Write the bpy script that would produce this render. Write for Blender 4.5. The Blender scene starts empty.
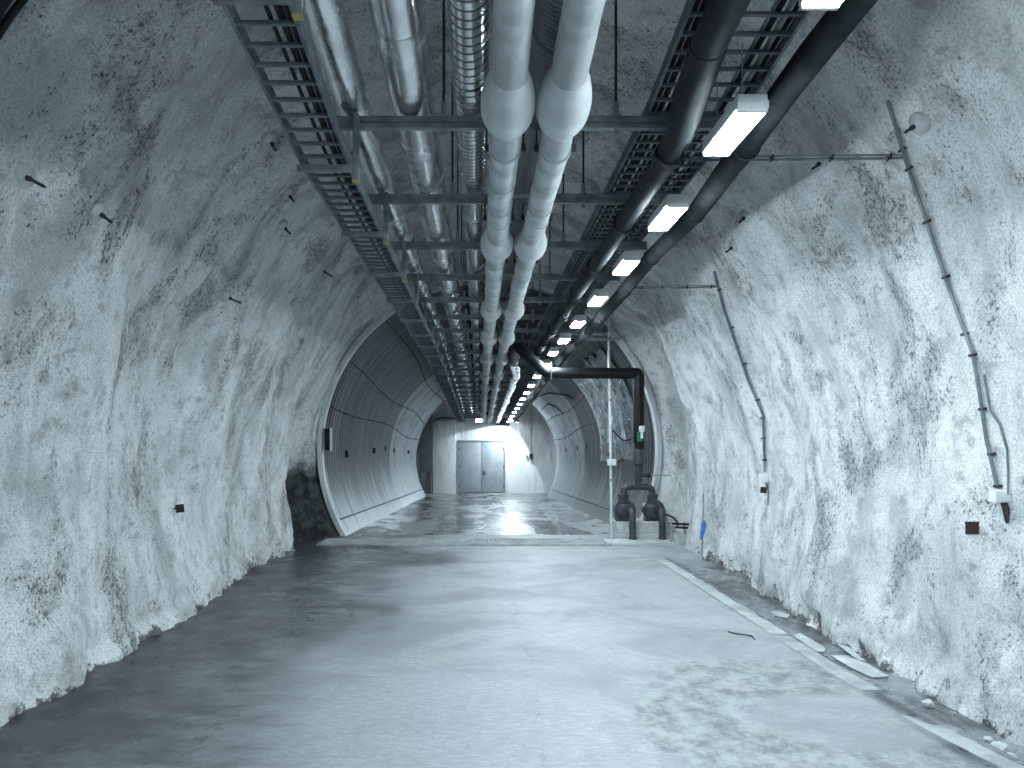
import bpy, bmesh, math, random
from mathutils import Vector, Matrix, noise
random.seed(7)
S = bpy.context.scene
COL = S.collection
PI = math.pi
F = 720.0           # focal length in pixels of the 1024x768 frame

# ---------------------------------------------------------------- helpers
def sm(a, b, x):
    if a == b: return 0.0 if x < a else 1.0
    t = max(0.0, min(1.0, (x-a)/(b-a)))
    return t*t*(3-2*t)

def dz(Y):
    """height change of everything hung in the tunnel: lifts towards the mouth, falls beyond the steel tube's mouth"""
    d = 0.195*max(0.0, min(1.4, (4.77-Y)/1.5))
    t = Y-15.0
    if t > 0: d -= 0.0375*(t*t/(t+0.8) if t < 4 else t-0.667)
    return d

def floor_z(Y):
    return -2.0 - (0.0375*(Y-15.2) if Y > 15.2 else 0.0)

def px(x, y, Y):
    return Vector(((x-480.0)*Y/F, Y, (440.0-y)*Y/F))

class MB:
    def __init__(s): s.v = []; s.f = []
    def add(s, vs, fs):
        n = len(s.v); s.v += [tuple(v) for v in vs]; s.f += [tuple(i+n for i in f) for f in fs]
    def box(s, x0, x1, y0, y1, z0, z1, b=0.0, M=None):
        bm = bmesh.new()
        bmesh.ops.create_cube(bm, size=1)
        for v in bm.verts:
            v.co = Vector(((x0+x1)/2+v.co.x*(x1-x0), (y0+y1)/2+v.co.y*(y1-y0), (z0+z1)/2+v.co.z*(z1-z0)))
        if b > 0: bmesh.ops.bevel(bm, geom=bm.edges[:], offset=b, segments=2, profile=.6, affect='EDGES')
        if M is not None: bmesh.ops.transform(bm, matrix=M, verts=bm.verts)
        s.bm(bm); return s
    def bm(s, bm):
        bm.verts.index_update()
        s.add([v.co[:] for v in bm.verts], [[v.index for v in f.verts] for f in bm.faces]); bm.free()
    def tube(s, pts, r, n=12, caps=True):
        pts = [Vector(p) for p in pts]
        R = r if isinstance(r, (list, tuple)) else [r]*len(pts)
        T = []
        for i in range(len(pts)):
            a = pts[max(0, i-1)]; b = pts[min(len(pts)-1, i+1)]
            d = b-a
            T.append(d.normalized() if d.length > 1e-9 else (T[-1] if T else Vector((0, 1, 0))))
        up = Vector((0, 0, 1)) if abs(T[0].z) < .9 else Vector((1, 0, 0))
        u = T[0].cross(up).normalized()
        vs = []; fs = []
        for i, p in enumerate(pts):
            u = (u - T[i]*u.dot(T[i]))
            u = u.normalized() if u.length > 1e-6 else T[i].orthogonal().normalized()
            w = T[i].cross(u)
            for k in range(n):
                a = 2*PI*k/n
                vs.append(p + (u*math.cos(a)+w*math.sin(a))*R[i])
        for i in range(len(pts)-1):
            for k in range(n):
                k2 = (k+1) % n
                fs.append((i*n+k, i*n+k2, (i+1)*n+k2, (i+1)*n+k))
        if caps:
            fs.append(tuple(range(n-1, -1, -1))); m = (len(pts)-1)*n
            fs.append(tuple(m+k for k in range(n)))
        s.add(vs, fs); return s
    def ring(s, c, axis, r0, r1, h, n=24):
        """hollow collar of inner radius r0, outer r1, length h along axis"""
        axis = Vector(axis).normalized(); u = axis.orthogonal().normalized(); w = axis.cross(u); c = Vector(c)
        vs = []
        for (rr, t) in ((r0, -h/2), (r1, -h/2), (r1, h/2), (r0, h/2)):
            for k in range(n):
                a = 2*PI*k/n; vs.append(c+axis*t+(u*math.cos(a)+w*math.sin(a))*rr)
        fs = []
        for j in range(4):
            for k in range(n):
                k2 = (k+1) % n; j2 = (j+1) % 4
                fs.append((j*n+k, j*n+k2, j2*n+k2, j2*n+k))
        s.add(vs, fs); return s
    def build(s, name, mat, parent=None, smooth=True, angle=35):
        me = bpy.data.meshes.new(name)
        o = bpy.data.objects.new(name, me); COL.objects.link(o)
        off = Vector((0, 0, 0))
        p = parent
        while p is not None: off += p.location; p = p.parent
        me.from_pydata([(v[0]-off.x, v[1]-off.y, v[2]-off.z) for v in s.v], [], s.f)
        me.materials.append(mat)
        bm = bmesh.new(); bm.from_mesh(me); bmesh.ops.recalc_face_normals(bm, faces=bm.faces)
        if smooth:
            ca = math.radians(angle)
            for f in bm.faces: f.smooth = True
            for e in bm.edges:
                if len(e.link_faces) == 2:
                    if e.calc_face_angle(0) > ca: e.smooth = False
        bm.to_mesh(me); bm.free()
        if parent is not None: o.parent = parent
        return o

def thing(name, label, cat, loc=(0, 0, 0), group=None):
    o = bpy.data.objects.new(name, None); COL.objects.link(o)
    o.empty_display_size = .1
    o.location = loc
    return tag(o, label, cat, group)
def tag(o, label, cat, group=None):
    o['label'] = label; o['category'] = cat
    if group: o['group'] = group
    return o
def struct(o): o['kind'] = 'structure'; return o
def copy_tree(o, parent=None):
    c = o.copy(); COL.objects.link(c)
    if parent is not None: c.parent = parent
    for ch in list(o.children): copy_tree(ch, c)
    return c
ORD = ['nearest', 'second', 'third', 'fourth', 'fifth', 'sixth', 'seventh', 'eighth', 'ninth', 'tenth', 'eleventh', 'twelfth',
       'thirteenth', 'fourteenth', 'fifteenth', 'sixteenth', 'seventeenth', 'eighteenth', 'nineteenth', 'twentieth',
       'twenty-first', 'twenty-second', 'twenty-third', 'twenty-fourth', 'twenty-fifth', 'twenty-sixth']

# ---------------------------------------------------------------- materials
class NT:
    def __init__(s, name):
        s.m = bpy.data.materials.new(name); s.m.use_nodes = True
        s.t = s.m.node_tree; s.n = s.t.nodes; s.b = s.n['Principled BSDF']
    def node(s, kind, **kw):
        x = s.n.new(kind)
        for k, v in kw.items():
            if k in x.inputs: x.inputs[k].default_value = v
            else: setattr(x, k, v)
        return x
    def l(s, a, b): s.t.links.new(a, b)
    def pos(s):
        if not hasattr(s, '_p'): s._p = s.node('ShaderNodeNewGeometry').outputs['Position']
        return s._p
    def obj(s):
        return s.node('ShaderNodeTexCoord').outputs['Object']
    def map(s, vec, scale=(1, 1, 1), loc=(0, 0, 0), rot=(0, 0, 0)):
        m = s.node('ShaderNodeMapping'); s.l(vec, m.inputs['Vector'])
        m.inputs['Scale'].default_value = scale; m.inputs['Location'].default_value = loc; m.inputs['Rotation'].default_value = rot
        return m.outputs[0]
    def noise(s, vec, scale, detail=4, rough=.55, dist=0.0):
        n = s.node('ShaderNodeTexNoise'); s.l(vec, n.inputs['Vector'])
        n.inputs['Scale'].default_value = scale; n.inputs['Detail'].default_value = detail
        n.inputs['Roughness'].default_value = rough; n.inputs['Distortion'].default_value = dist
        return n.outputs['Fac']
    def ramp(s, fac, a, b, ca=0.0, cb=1.0):
        r = s.node('ShaderNodeMapRange'); r.interpolation_type = 'SMOOTHSTEP'
        s.l(fac, r.inputs[0]); r.inputs[1].default_value = a; r.inputs[2].default_value = b
        r.inputs[3].default_value = ca; r.inputs[4].default_value = cb
        return r.outputs[0]
    def math(s, op, a, b=0.0):
        m = s.node('ShaderNodeMath', operation=op)
        for i, x in enumerate((a, b)):
            if hasattr(x, 'links'): s.l(x, m.inputs[i])
            else: m.inputs[i].default_value = x
        return m.outputs[0]
    def mix(s, fac, a, b):
        m = s.node('ShaderNodeMix', data_type='RGBA')
        for i, x in ((0, fac), (6, a), (7, b)):
            if hasattr(x, 'links'): s.l(x, m.inputs[i])
            elif i == 0: m.inputs[0].default_value = x
            else: m.inputs[i].default_value = (*x, 1)
        return m.outputs[2]
    def bump(s, h, strength=.5, dist=.02, prev=None):
        b = s.node('ShaderNodeBump'); s.l(h, b.inputs['Height'])
        b.inputs['Strength'].default_value = strength; b.inputs['Distance'].default_value = dist
        if prev is not None: s.l(prev, b.inputs['Normal'])
        return b.outputs[0]
    def set(s, **kw):
        for k, v in kw.items():
            k = k.replace('_', ' ')
            if hasattr(v, 'links'): s.l(v, s.b.inputs[k])
            elif isinstance(v, tuple) and len(v) == 3: s.b.inputs[k].default_value = (*v, 1)
            else: s.b.inputs[k].default_value = v
        return s.m

def worn(name, a, b, rough=.5, metal=0.0, scale=6.0, bump=0.0, bscale=30, r2=None):
    n = NT(name); v = n.obj()
    f = n.ramp(n.noise(v, scale, 5, .6), .35, .68)
    kw = dict(Base_Color=n.mix(f, a, b), Metallic=metal)
    kw['Roughness'] = n.ramp(n.noise(v, scale*1.7, 3), .3, .7, rough, r2 if r2 is not None else rough+.12)
    if bump: kw['Normal'] = n.bump(n.noise(v, bscale, 4), bump, .01)
    return n.set(**kw)

def m_rock():
    n = NT('sprayed_concrete'); P = n.pos()
    uv = n.node('ShaderNodeUVMap'); uv.uv_map = 'flow'
    U = uv.outputs[0]
    streak = n.noise(n.map(U, (.6, 1.9, 1), rot=(0, 0, .18)), 1.2, 7, .66, .5)
    blot = n.noise(P, .8, 8, .66, .3)
    dirt = n.math('ADD', n.math('MULTIPLY', streak, .45), n.math('MULTIPLY', blot, .55))
    c = n.mix(n.ramp(dirt, .36, .58), (.46, .49, .495), (.83, .85, .855))
    mott = n.noise(P, 5, 9, .75)
    c = n.mix(n.ramp(mott, .34, .50, .55, 0.0), c, (.20, .22, .225))
    gr = n.noise(P, 58, 4, .78)
    c = n.mix(n.ramp(gr, .36, .55, .58, 0), c, (.24, .265, .27))
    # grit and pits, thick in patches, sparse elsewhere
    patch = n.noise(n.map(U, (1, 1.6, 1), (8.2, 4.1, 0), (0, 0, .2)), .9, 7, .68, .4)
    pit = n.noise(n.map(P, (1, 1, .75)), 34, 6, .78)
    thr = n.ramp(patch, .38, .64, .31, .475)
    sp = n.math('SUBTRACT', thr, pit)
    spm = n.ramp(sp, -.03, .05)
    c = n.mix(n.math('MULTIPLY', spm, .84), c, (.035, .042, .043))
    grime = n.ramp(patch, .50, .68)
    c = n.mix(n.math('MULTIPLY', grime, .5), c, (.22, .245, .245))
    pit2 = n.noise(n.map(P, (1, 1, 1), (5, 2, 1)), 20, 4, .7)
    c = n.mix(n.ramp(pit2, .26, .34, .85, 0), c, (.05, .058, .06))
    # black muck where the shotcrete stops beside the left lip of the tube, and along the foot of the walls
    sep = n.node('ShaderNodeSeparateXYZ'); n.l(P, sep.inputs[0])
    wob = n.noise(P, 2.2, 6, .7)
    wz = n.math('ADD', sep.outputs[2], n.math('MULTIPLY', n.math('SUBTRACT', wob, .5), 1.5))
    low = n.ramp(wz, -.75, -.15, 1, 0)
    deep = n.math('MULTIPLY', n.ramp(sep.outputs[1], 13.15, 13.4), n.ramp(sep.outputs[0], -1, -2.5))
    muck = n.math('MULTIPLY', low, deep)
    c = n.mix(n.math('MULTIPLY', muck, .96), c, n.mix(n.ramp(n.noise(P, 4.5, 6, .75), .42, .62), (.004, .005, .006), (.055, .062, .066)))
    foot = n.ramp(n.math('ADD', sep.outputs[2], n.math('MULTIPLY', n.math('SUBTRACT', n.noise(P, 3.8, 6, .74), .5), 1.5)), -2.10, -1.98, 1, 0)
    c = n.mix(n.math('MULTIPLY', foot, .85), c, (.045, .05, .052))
    h = n.math('ADD', n.math('ADD', n.noise(P, 16, 7, .78), n.math('MULTIPLY', gr, .8)), n.math('MULTIPLY', spm, -.6))
    nb = n.bump(n.noise(P, 3.5, 6, .62), .35, .06)
    n.b.inputs['Specular IOR Level'].default_value = .18
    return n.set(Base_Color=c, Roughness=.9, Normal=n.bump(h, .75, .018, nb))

def m_floor():
    n = NT('worn_concrete_floor'); P = n.pos()
    sep = n.node('ShaderNodeSeparateXYZ'); n.l(P, sep.inputs[0])
    X, Y = sep.outputs[0], sep.outputs[1]
    w1 = n.math('SUBTRACT', n.noise(P, .55, 7, .62, .6), .5)
    w2 = n.math('SUBTRACT', n.noise(P, 1.9, 7, .68, .4), .5)
    w3 = n.math('SUBTRACT', n.noise(P, 6.0, 6, .7), .5)
    # trowel arcs and cloudiness
    cl = n.noise(n.map(P, (.8, 1.1, 1)), .75, 7, .62, .8)
    fine = n.noise(n.map(P, (1, 3, 1)), 9, 6, .75)
    base = n.mix(n.ramp(cl, .34, .60), (.245, .26, .273), (.385, .40, .42))
    base = n.mix(n.ramp(fine, .40, .66, .5, 0), base, (.22, .235, .248))
    grain = n.noise(n.map(P, (.8, 2.2, 1)), 34, 4, .75)
    base = n.mix(n.ramp(grain, .36, .54, .45, 0), base, (.20, .214, .226))
    # damp band along the left wall
    e = n.math('ADD', X, n.math('ADD', n.math('MULTIPLY', w1, 2.6), n.math('ADD', n.math('MULTIPLY', w2, .9), n.math('MULTIPLY', w3, .3))))
    damp = n.ramp(e, -2.05, -.8, 1, 0)
    # tongue of damp reaching in from the left just before the drain
    ty = n.math('ABSOLUTE', n.math('SUBTRACT', Y, n.math('ADD', 12.1, n.math('MULTIPLY', w2, 1.2))))
    tong = n.math('MULTIPLY', n.ramp(ty, .35, 1.1, 1, 0), n.ramp(n.math('ADD', X, n.math('MULTIPLY', w1, 2)), -.9, .1, 1, 0))
    damp = n.math('MAXIMUM', damp, n.math('MULTIPLY', tong, .8))
    # scuffed patch on the right foreground
    def blob(cx, cy, rx, ry, soft, wob):
        a = n.math('DIVIDE', n.math('SUBTRACT', X, cx), rx); b = n.math('DIVIDE', n.math('SUBTRACT', Y, cy), ry)
        d = n.math('SQRT', n.math('ADD', n.math('POWER', n.math('ABSOLUTE', a), 2), n.math('POWER', n.math('ABSOLUTE', b), 2)))
        d = n.math('ADD', d, n.math('ADD', n.math('MULTIPLY', w2, wob), n.math('MULTIPLY', w3, wob*.6)))
        return n.ramp(d, 1-soft, 1+soft, 1, 0)
    patch = blob(2.45, 5.05, 1.3, 1.55, .035, .5)
    bald = blob(2.62, 5.15, .66, .52, .16, .4)
    patch = n.math('MULTIPLY', patch, n.math('SUBTRACT', 1.0, bald))
    patchc = n.mix(n.ramp(n.noise(P, 5, 7, .75), .35, .62), (.13, .148, .155), (.32, .345, .355))
    col = n.mix(n.math('MULTIPLY', patch, .95), base, patchc)
    # wet dark gutter along the right wall
    eg = n.math('ADD', X, n.math('ADD', n.math('MULTIPLY', w2, .35), n.math('MULTIPLY', w3, .15)))
    gut = n.math('MULTIPLY', n.ramp(eg, 2.98, 3.14), n.ramp(Y, 12.8, 11.5))
    gcol = n.mix(n.ramp(n.noise(n.map(P, (1.4, .6, 1)), 1.8, 7, .7), .38, .64), (.04, .046, .05), (.24, .26, .27))
    soak = n.ramp(e, -3.0, -2.0, 1, 0)
    dcol = n.mix(n.ramp(n.noise(n.map(P, (.7, 2.0, 1)), 2.0, 7, .7), .34, .68), (.035, .042, .047), (.20, .22, .232))
    dcol = n.mix(n.ramp(grain, .34, .58, .5, 0), dcol, (.03, .035, .039))
    dcol = n.mix(n.math('MULTIPLY', soak, .8), dcol, (.018, .021, .024))
    col = n.mix(n.math('MULTIPLY', damp, .93), col, dcol)
    col = n.mix(gut, col, gcol)
    # a long wavering crack down the middle
    ck = n.math('ABSOLUTE', n.math('SUBTRACT', X, n.math('ADD', .42, n.math('ADD', n.math('MULTIPLY', w2, .5), n.math('MULTIPLY', w3, .22)))))
    crack = n.math('MULTIPLY', n.ramp(ck, .0, .018, 1, 0), n.ramp(n.noise(P, 1.3, 3), .42, .55))
    col = n.mix(n.math('MULTIPLY', crack, .5), col, (.16, .18, .19))
    wet = n.math('MAXIMUM', damp, gut)
    rough = n.math('ADD', n.math('MULTIPLY', wet, -.28), n.ramp(n.noise(P, 2.5, 5), .3, .7, .50, .64))
    h = n.math('ADD', n.math('MULTIPLY', n.noise(P, 22, 6, .7), .6), n.math('MULTIPLY', n.noise(P, 3, 4), .6))
    return n.set(Base_Color=col, Roughness=rough, Normal=n.bump(h, .22, .02), Specular_IOR_Level=.25)

def m_floor_wet():
    n = NT('wet_concrete_floor'); P = n.pos()
    f = n.noise(n.map(P, (.9, .3, 1)), 1.1, 7, .66, .5)
    col = n.mix(n.ramp(f, .40, .62), (.04, .045, .049), (.34, .36, .37))
    g = n.noise(P, 9, 6, .7)
    col = n.mix(n.ramp(g, .4, .62, .4, 0), col, (.06, .066, .07))
    r = n.ramp(f, .38, .6, .13, .42)
    return n.set(Base_Color=col, Roughness=r, Normal=n.bump(n.noise(P, 5, 5), .12, .03))

def m_liner():
    n = NT('galvanised_corrugated_steel'); P = n.pos()
    uv = n.node('ShaderNodeUVMap'); uv.uv_map = 'flow'; U = uv.outputs[0]
    st = n.noise(n.map(U, (.22, 5.0, 1)), 1.2, 6, .65)
    sp = n.noise(P, 1.3, 6, .6)
    c = n.mix(n.ramp(st, .36, .62), (.15, .17, .182), (.40, .43, .45))
    c = n.mix(n.ramp(sp, .35, .55, .6, 0), c, (.10, .115, .125))
    sep = n.node('ShaderNodeSeparateXYZ'); n.l(P, sep.inputs[0])
    old = n.ramp(sep.outputs[1], 25.95, 26.0, 1, 0)
    weather = n.mix(n.ramp(st, .38, .66), (.045, .053, .058), (.15, .168, .178))
    c = n.mix(old, c, weather)
    # plates turn paler low down, edge broken by the streak noise
    lo = n.ramp(n.math('ADD', sep.outputs[2], n.math('MULTIPLY', n.math('SUBTRACT', st, .5), 5.0)), -2.1, -.6, 1, 0)
    c = n.mix(n.math('MULTIPLY', lo, .62), c, (.56, .60, .62))
    return n.set(Base_Color=c, Metallic=.8, Roughness=n.ramp(st, .3, .7, .30, .46), Normal=n.bump(n.noise(P, 18, 4), .12, .01))

def m_wall(name, a, b):
    n = NT(name); P = n.pos()
    f = n.noise(n.map(P, (1.2, 1.2, .28)), 1.5, 6, .62, .2)
    c = n.mix(n.ramp(f, .33, .55), a, b)
    c = n.mix(n.ramp(n.noise(n.map(P, (3.5, 3.5, .35)), 1.3, 5, .6), .30, .40, .5, 0), c, (.30, .31, .30))
    return n.set(Base_Color=c, Roughness=.85, Normal=n.bump(n.noise(P, 25, 4), .2, .01))

def m_foil(name, wl=None, wrinkle=.6, base=(.72, .75, .77), rough=.27):
    n = NT(name); P = n.pos()
    f = n.noise(P, 3.5, 6, .65)
    c = n.mix(n.ramp(f, .36, .66), tuple(x*.72 for x in base), base)
    h = n.noise(n.map(P, (1, .55, 1)), 13, 5, .6, .6)
    nb = n.bump(h, wrinkle, .02)
    if wl:
        w = n.node('ShaderNodeTexWave', wave_type='BANDS', bands_direction='Y', wave_profile='SIN')
        n.l(n.map(P, (1, 1, 1), rot=(.05, 0, .08)), w.inputs['Vector']); w.inputs['Scale'].default_value = (2*PI/wl)/20.0
        w.inputs['Distortion'].default_value = .15
        g = n.ramp(w.outputs['Fac'], .0, .22, 1, 0)
        c = n.mix(n.math('MULTIPLY', g, .8), c, (.10, .11, .12))
        nb = n.bump(g, .9, .012, nb)
    return n.set(Base_Color=c, Metallic=.95, Roughness=n.ramp(f, .3, .7, rough, rough+.16), Normal=nb)

def m_emit(name, col, st):
    n = NT(name); n.b.inputs['Base Color'].default_value = (.9, .92, .93, 1)
    n.b.inputs['Emission Color'].default_value = (*col, 1); n.b.inputs['Emission Strength'].default_value = st
    n.b.inputs['Roughness'].default_value = .4
    return n.m

COOL = (.79, .93, 1.0)
M_ROCK = m_rock(); M_FLOOR = m_floor(); M_FLOORW = m_floor_wet(); M_LINER = m_liner()
M_LIP = m_wall('painted_lip', (.46, .49, .5), (.62, .65, .66))
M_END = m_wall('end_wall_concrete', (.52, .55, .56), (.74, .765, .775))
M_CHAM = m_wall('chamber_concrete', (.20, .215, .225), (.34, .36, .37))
M_GALV = worn('galvanised_steel', (.25, .28, .29), (.40, .43, .45), .42, .55, 7)
M_GALVD = worn('dull_galvanised_steel', (.15, .175, .19), (.26, .29, .305), .5, .45, 7)
M_LADD = worn('cable_ladder_steel', (.11, .137, .155), (.20, .235, .26), .42, .55, 5)
M_BLACK = worn('black_cable_sheath', (.006, .007, .008), (.016, .018, .02), .5, 0, 5)
M_BLKGLOSS = worn('black_plastic_pipe', (.004, .005, .006), (.009, .010, .012), .40, 0, 4)
M_HOSE = worn('dark_rubber_foam', (.010, .013, .015), (.024, .029, .033), .9, 0, 4, .25, 14)
M_DPIPE = worn('dark_grey_plastic_pipe', (.008, .011, .013), (.019, .024, .027), .68, 0, 3)
M_WHITE = worn('white_pipe_wrap', (.36, .39, .40), (.58, .615, .63), .62, 0, 3.2, .35, 9)
for m_, v_ in ((M_HOSE, .2), (M_DPIPE, .3), (M_BLKGLOSS, .25), (M_BLACK, .25)): m_.node_tree.nodes['Principled BSDF'].inputs['Specular IOR Level'].default_value = v_
M_BULB = worn('white_cover_shell', (.48, .51, .525), (.62, .655, .67), .55, 0, 4, .12, 8)
M_FOIL = m_foil('crumpled_foil_wrap', None, .35, (.86, .89, .91), .14)
M_FOILB = m_foil('smooth_foil_wrap', None, .14, (.88, .91, .93), .14)
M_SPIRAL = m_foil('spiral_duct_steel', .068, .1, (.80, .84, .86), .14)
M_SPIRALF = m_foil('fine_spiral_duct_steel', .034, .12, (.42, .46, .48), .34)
M_PUMP = worn('pump_grey_enamel', (.026, .032, .044), (.048, .057, .072), .42, 0, 6)
M_CONC = worn('plinth_concrete', (.36, .385, .39), (.52, .545, .55), .85, 0, 4, .3, 25)
M_YEL = worn('faded_yellow_plastic', (.38, .34, .10), (.50, .44, .14), .6, 0, 9)
M_DOOR = worn('grey_blue_door_paint', (.30, .335, .37), (.37, .405, .44), .5, 0, 2)
M_CAB = worn('slate_grey_paint', (.10, .125, .145), (.14, .165, .185), .5, 0, 2)
M_SIGN = worn('dark_maroon_plate', (.022, .010, .011), (.035, .016, .017), .5, 0, 8)
M_BOX = worn('white_plastic', (.62, .66, .66), (.72, .75, .75), .5, 0, 5)
M_GREEN = worn('green_enamel', (.015, .12, .055), (.02, .16, .075), .5, 0, 5)
M_BLUE = worn('blue_plastic', (.03, .13, .42), (.06, .2, .55), .45, 0, 5)
M_BOLT = worn('dark_steel', (.03, .034, .037), (.07, .075, .08), .5, .6, 12)
M_PLATE = worn('concrete_dusted_plate', (.36, .39, .40), (.52, .55, .56), .8, 0, 8, .3, 30)
M_LAMPH = worn('white_lamp_housing', (.55, .585, .60), (.64, .67, .68), .5, 0, 3)
M_DIFF = m_emit('lit_lamp_diffuser', COOL, 215.0)
M_FLOOD = m_emit('lit_floodlight_glass', COOL, 90.0)
M_CONDUIT = worn('steel_conduit', (.12, .15, .165), (.24, .28, .30), .42, .4, 4)
M_SHEET = m_foil('crinkled_plastic_sheet', None, 1.0, (.40, .44, .46), .22)
M_STRIP = worn('pale_concrete_strip', (.26, .285, .295), (.42, .45, .46), .8, 0, 3, .3, 20)

# ---------------------------------------------------------------- the rock tunnel
CX, CZ, RA, RB = .2, -.6, 3.68, 4.5          # tunnel ellipse
TX, TZ, TR, TY = .2, -.2, 3.53, 15.2          # steel tube: axis, radius, mouth
def ell(th, Y):
    c, s_ = math.cos(th), math.sin(th)
    x, z = CX+RA*c, CZ+RB*s_
    return x, z
def rock_d(th, Y):
    """how far the rough surface stands in (+) or back (-) from the ellipse"""
    s_ = th*4.0
    lean = s_+.35*Y*(1 if math.cos(th) > 0 else -1)
    a = noise.fractal(Vector((lean*.22, Y*.30, 3.1)), .9, 2.0, 3)*.26
    b = noise.fractal(Vector((lean*.33, Y*1.0, 9.7)), .9, 2.0, 4)*.085     # vertical flutes
    p = Vector((math.cos(th)*3.7, Y, math.sin(th)*4.4))
    c = noise.fractal(p*2.1, .9, 2.1, 4)*.032
    r = noise.ridged_multi_fractal(p*.8, .9, 2.0, 3, 1.0, 2.0)
    d = a+b+c-(max(0, r-1.3))*.11
    z = math.sin(th)*RB+CZ
    foot = sm(-1.5, -2.1, z)
    d += foot*(-.05+.11*noise.fractal(p*2.6, .8, 2.0, 4))
    return max(-.33, min(.30, d))
def rock_pt(th, Y):
    x, z = ell(th, Y)
    d = rock_d(th, Y)
    nx, nz = math.cos(th)/RA, math.sin(th)/RB
    l = math.hypot(nx, nz); nx /= l; nz /= l
    t = (Y-13.2)/1.95
    side = max(0.0, abs(math.cos(th))); low = sm(.5, .1, math.sin(th)) if math.cos(th) < 0 else sm(.74, .52, math.sin(th))
    if t > 0:
        d *= 1-.6*sm(.5, 1, t)
        back = .42*low*sm(0, .09, t)
        x0, z0 = x-nx*(d-back), z-nz*(d-back)
        rr = TR+.08-.05*noise.noise(Vector((th*3, Y*2, 1)))
        ang = math.atan2(z0-TZ, x0-TX)
        x1, z1 = TX+rr*math.cos(ang), TZ+rr*math.sin(ang)
        k = sm(0.0, 1.0, t)*(1-low)+sm(.62, 1.0, t)*low
        return Vector((x0+(x1-x0)*k, Y, z0+(z1-z0)*k))
    return Vector((x-nx*d, Y, z-nz*d))

TH0, TH1, NTH = -math.radians(25), math.radians(205), 300
Ys = []
y = -6.0
while y < 13.1: Ys.append(y); y += (.09 if y < 2 else .040)
while y < 15.15: Ys.append(y); y += .028
Ys.append(15.15)
def build_rock():
    NY = len(Ys); G = []
    for Y in Ys:
        G.append([rock_pt(TH0+(TH1-TH0)*i/NTH, Y) for i in range(NTH+1)])
    def normal(j, i):
        a = G[min(NY-1, j+1)][i]-G[max(0, j-1)][i]; b = G[j][min(NTH, i+1)]-G[j][max(0, i-1)]
        return a.cross(b).normalized()
    N = [[normal(j, i) for i in range(NTH+1)] for j in range(NY)]
    cuts = [0, int(NTH*(math.radians(62)-TH0)/(TH1-TH0)), int(NTH*(math.radians(122)-TH0)/(TH1-TH0)), NTH]
    for nm, a, b in (('wall_right', cuts[0], cuts[1]), ('ceiling', cuts[1], cuts[2]), ('wall_left', cuts[2], cuts[3])):
        w = b-a+1; vs = []; ns = []; uvv = []
        for j in range(NY):
            for i in range(a, b+1):
                vs.append(G[j][i]); ns.append(N[j][i]); uvv.append(((TH0+(TH1-TH0)*i/NTH)*4.0, Ys[j]))
        # faces run so that their normals point into the tunnel
        fs = [(j*w+i, (j+1)*w+i, (j+1)*w+i+1, j*w+i+1) for j in range(NY-1) for i in range(w-1)]
        me = bpy.data.meshes.new(nm); me.from_pydata([v[:] for v in vs], [], fs)
        n0 = me.polygons[0].normal
        uvl = me.uv_layers.new(name='flow')
        for lp in me.loops: uvl.data[lp.index].uv = uvv[lp.vertex_index]
        me.polygons.foreach_set('use_smooth', [True]*len(me.polygons))
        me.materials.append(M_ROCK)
        me.update()
        sgn = 1 if me.polygons[len(me.polygons)//2].normal.dot(ns[me.polygons[len(me.polygons)//2].vertices[0]]) > 0 else -1
        me.normals_split_custom_set_from_vertices([(n*sgn)[:] for n in ns])
        o = bpy.data.objects.new(nm, me); COL.objects.link(o); struct(o)
build_rock()

def th_of(x, z): return math.atan2((z-CZ)/RB, (x-CX)/RA)
def on_wall(pxx, pyy, out=0.0):
    """where the sight line through this spot of the photo meets the rock; out = stand-off"""
    dx, dz_ = (pxx-480)/F, (440-pyy)/F
    Y = 1.5
    while Y < 15.1:
        x, z = dx*Y, dz_*Y
        th = th_of(x, z)
        q = rock_pt(th, Y)
        if math.hypot(x-CX, z-CZ) >= math.hypot(q.x-CX, q.z-CZ)-out: break
        Y += .01
    return Vector((dx*Y, Y, dz_*Y))
def wall_at(z, Y, side, out=0.0):
    """point on the rock at height z"""
    th = math.asin(max(-1, min(1, (z-CZ)/RB)))
    if side < 0: th = PI-th
    q = rock_pt(th, Y); v = Vector((CX, Y, CZ))-q; v.normalize()
    return q+v*out
def wall_n(p):
    v = Vector(((CX-p.x)/RA**2, 0, (CZ-p.z)/RB**2)); return v.normalized()

# unseen cap added behind the camera to keep bounce light in the tunnel
mb = MB()
vs = [Vector((CX, -6, CZ))]+[rock_pt(TH0+(TH1-TH0)*i/60, -6.0) for i in range(61)]
mb.add(vs, [(0, i, i+1) for i in range(1, 61)])
o = struct(mb.build('unseen_back_cap', M_CHAM))
uvl = o.data.uv_layers.new(name='flow')

# ---------------------------------------------------------------- floors
def grid(x0, x1, y0, y1, nx, ny, zf):
    m = MB(); vs = []
    for j in range(ny+1):
        for i in range(nx+1):
            x = x0+(x1-x0)*i/nx; y = y0+(y1-y0)*j/ny
            vs.append((x, y, zf(x, y)))
    m.add(vs, [(j*(nx+1)+i, j*(nx+1)+i+1, (j+1)*(nx+1)+i+1, (j+1)*(nx+1)+i) for j in range(ny) for i in range(nx)])
    return m
def zf1(x, y):
    z = -2.0+.012*noise.fractal(Vector((x*.7, y*.7, 0)), .9, 2, 3)
    if y < 12.5: z -= .06*sm(0, .14, x-3.17-max(0.0, 6-y)*.13)
    z += .05*sm(-2.9, -3.4, x)*noise.noise(Vector((x*3, y*2, 4)))
    return min(z, -1.975)
struct(grid(-4.4, 5.0, -6, 15.2, 150, 330, zf1).build('floor', M_FLOOR, angle=80))
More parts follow.
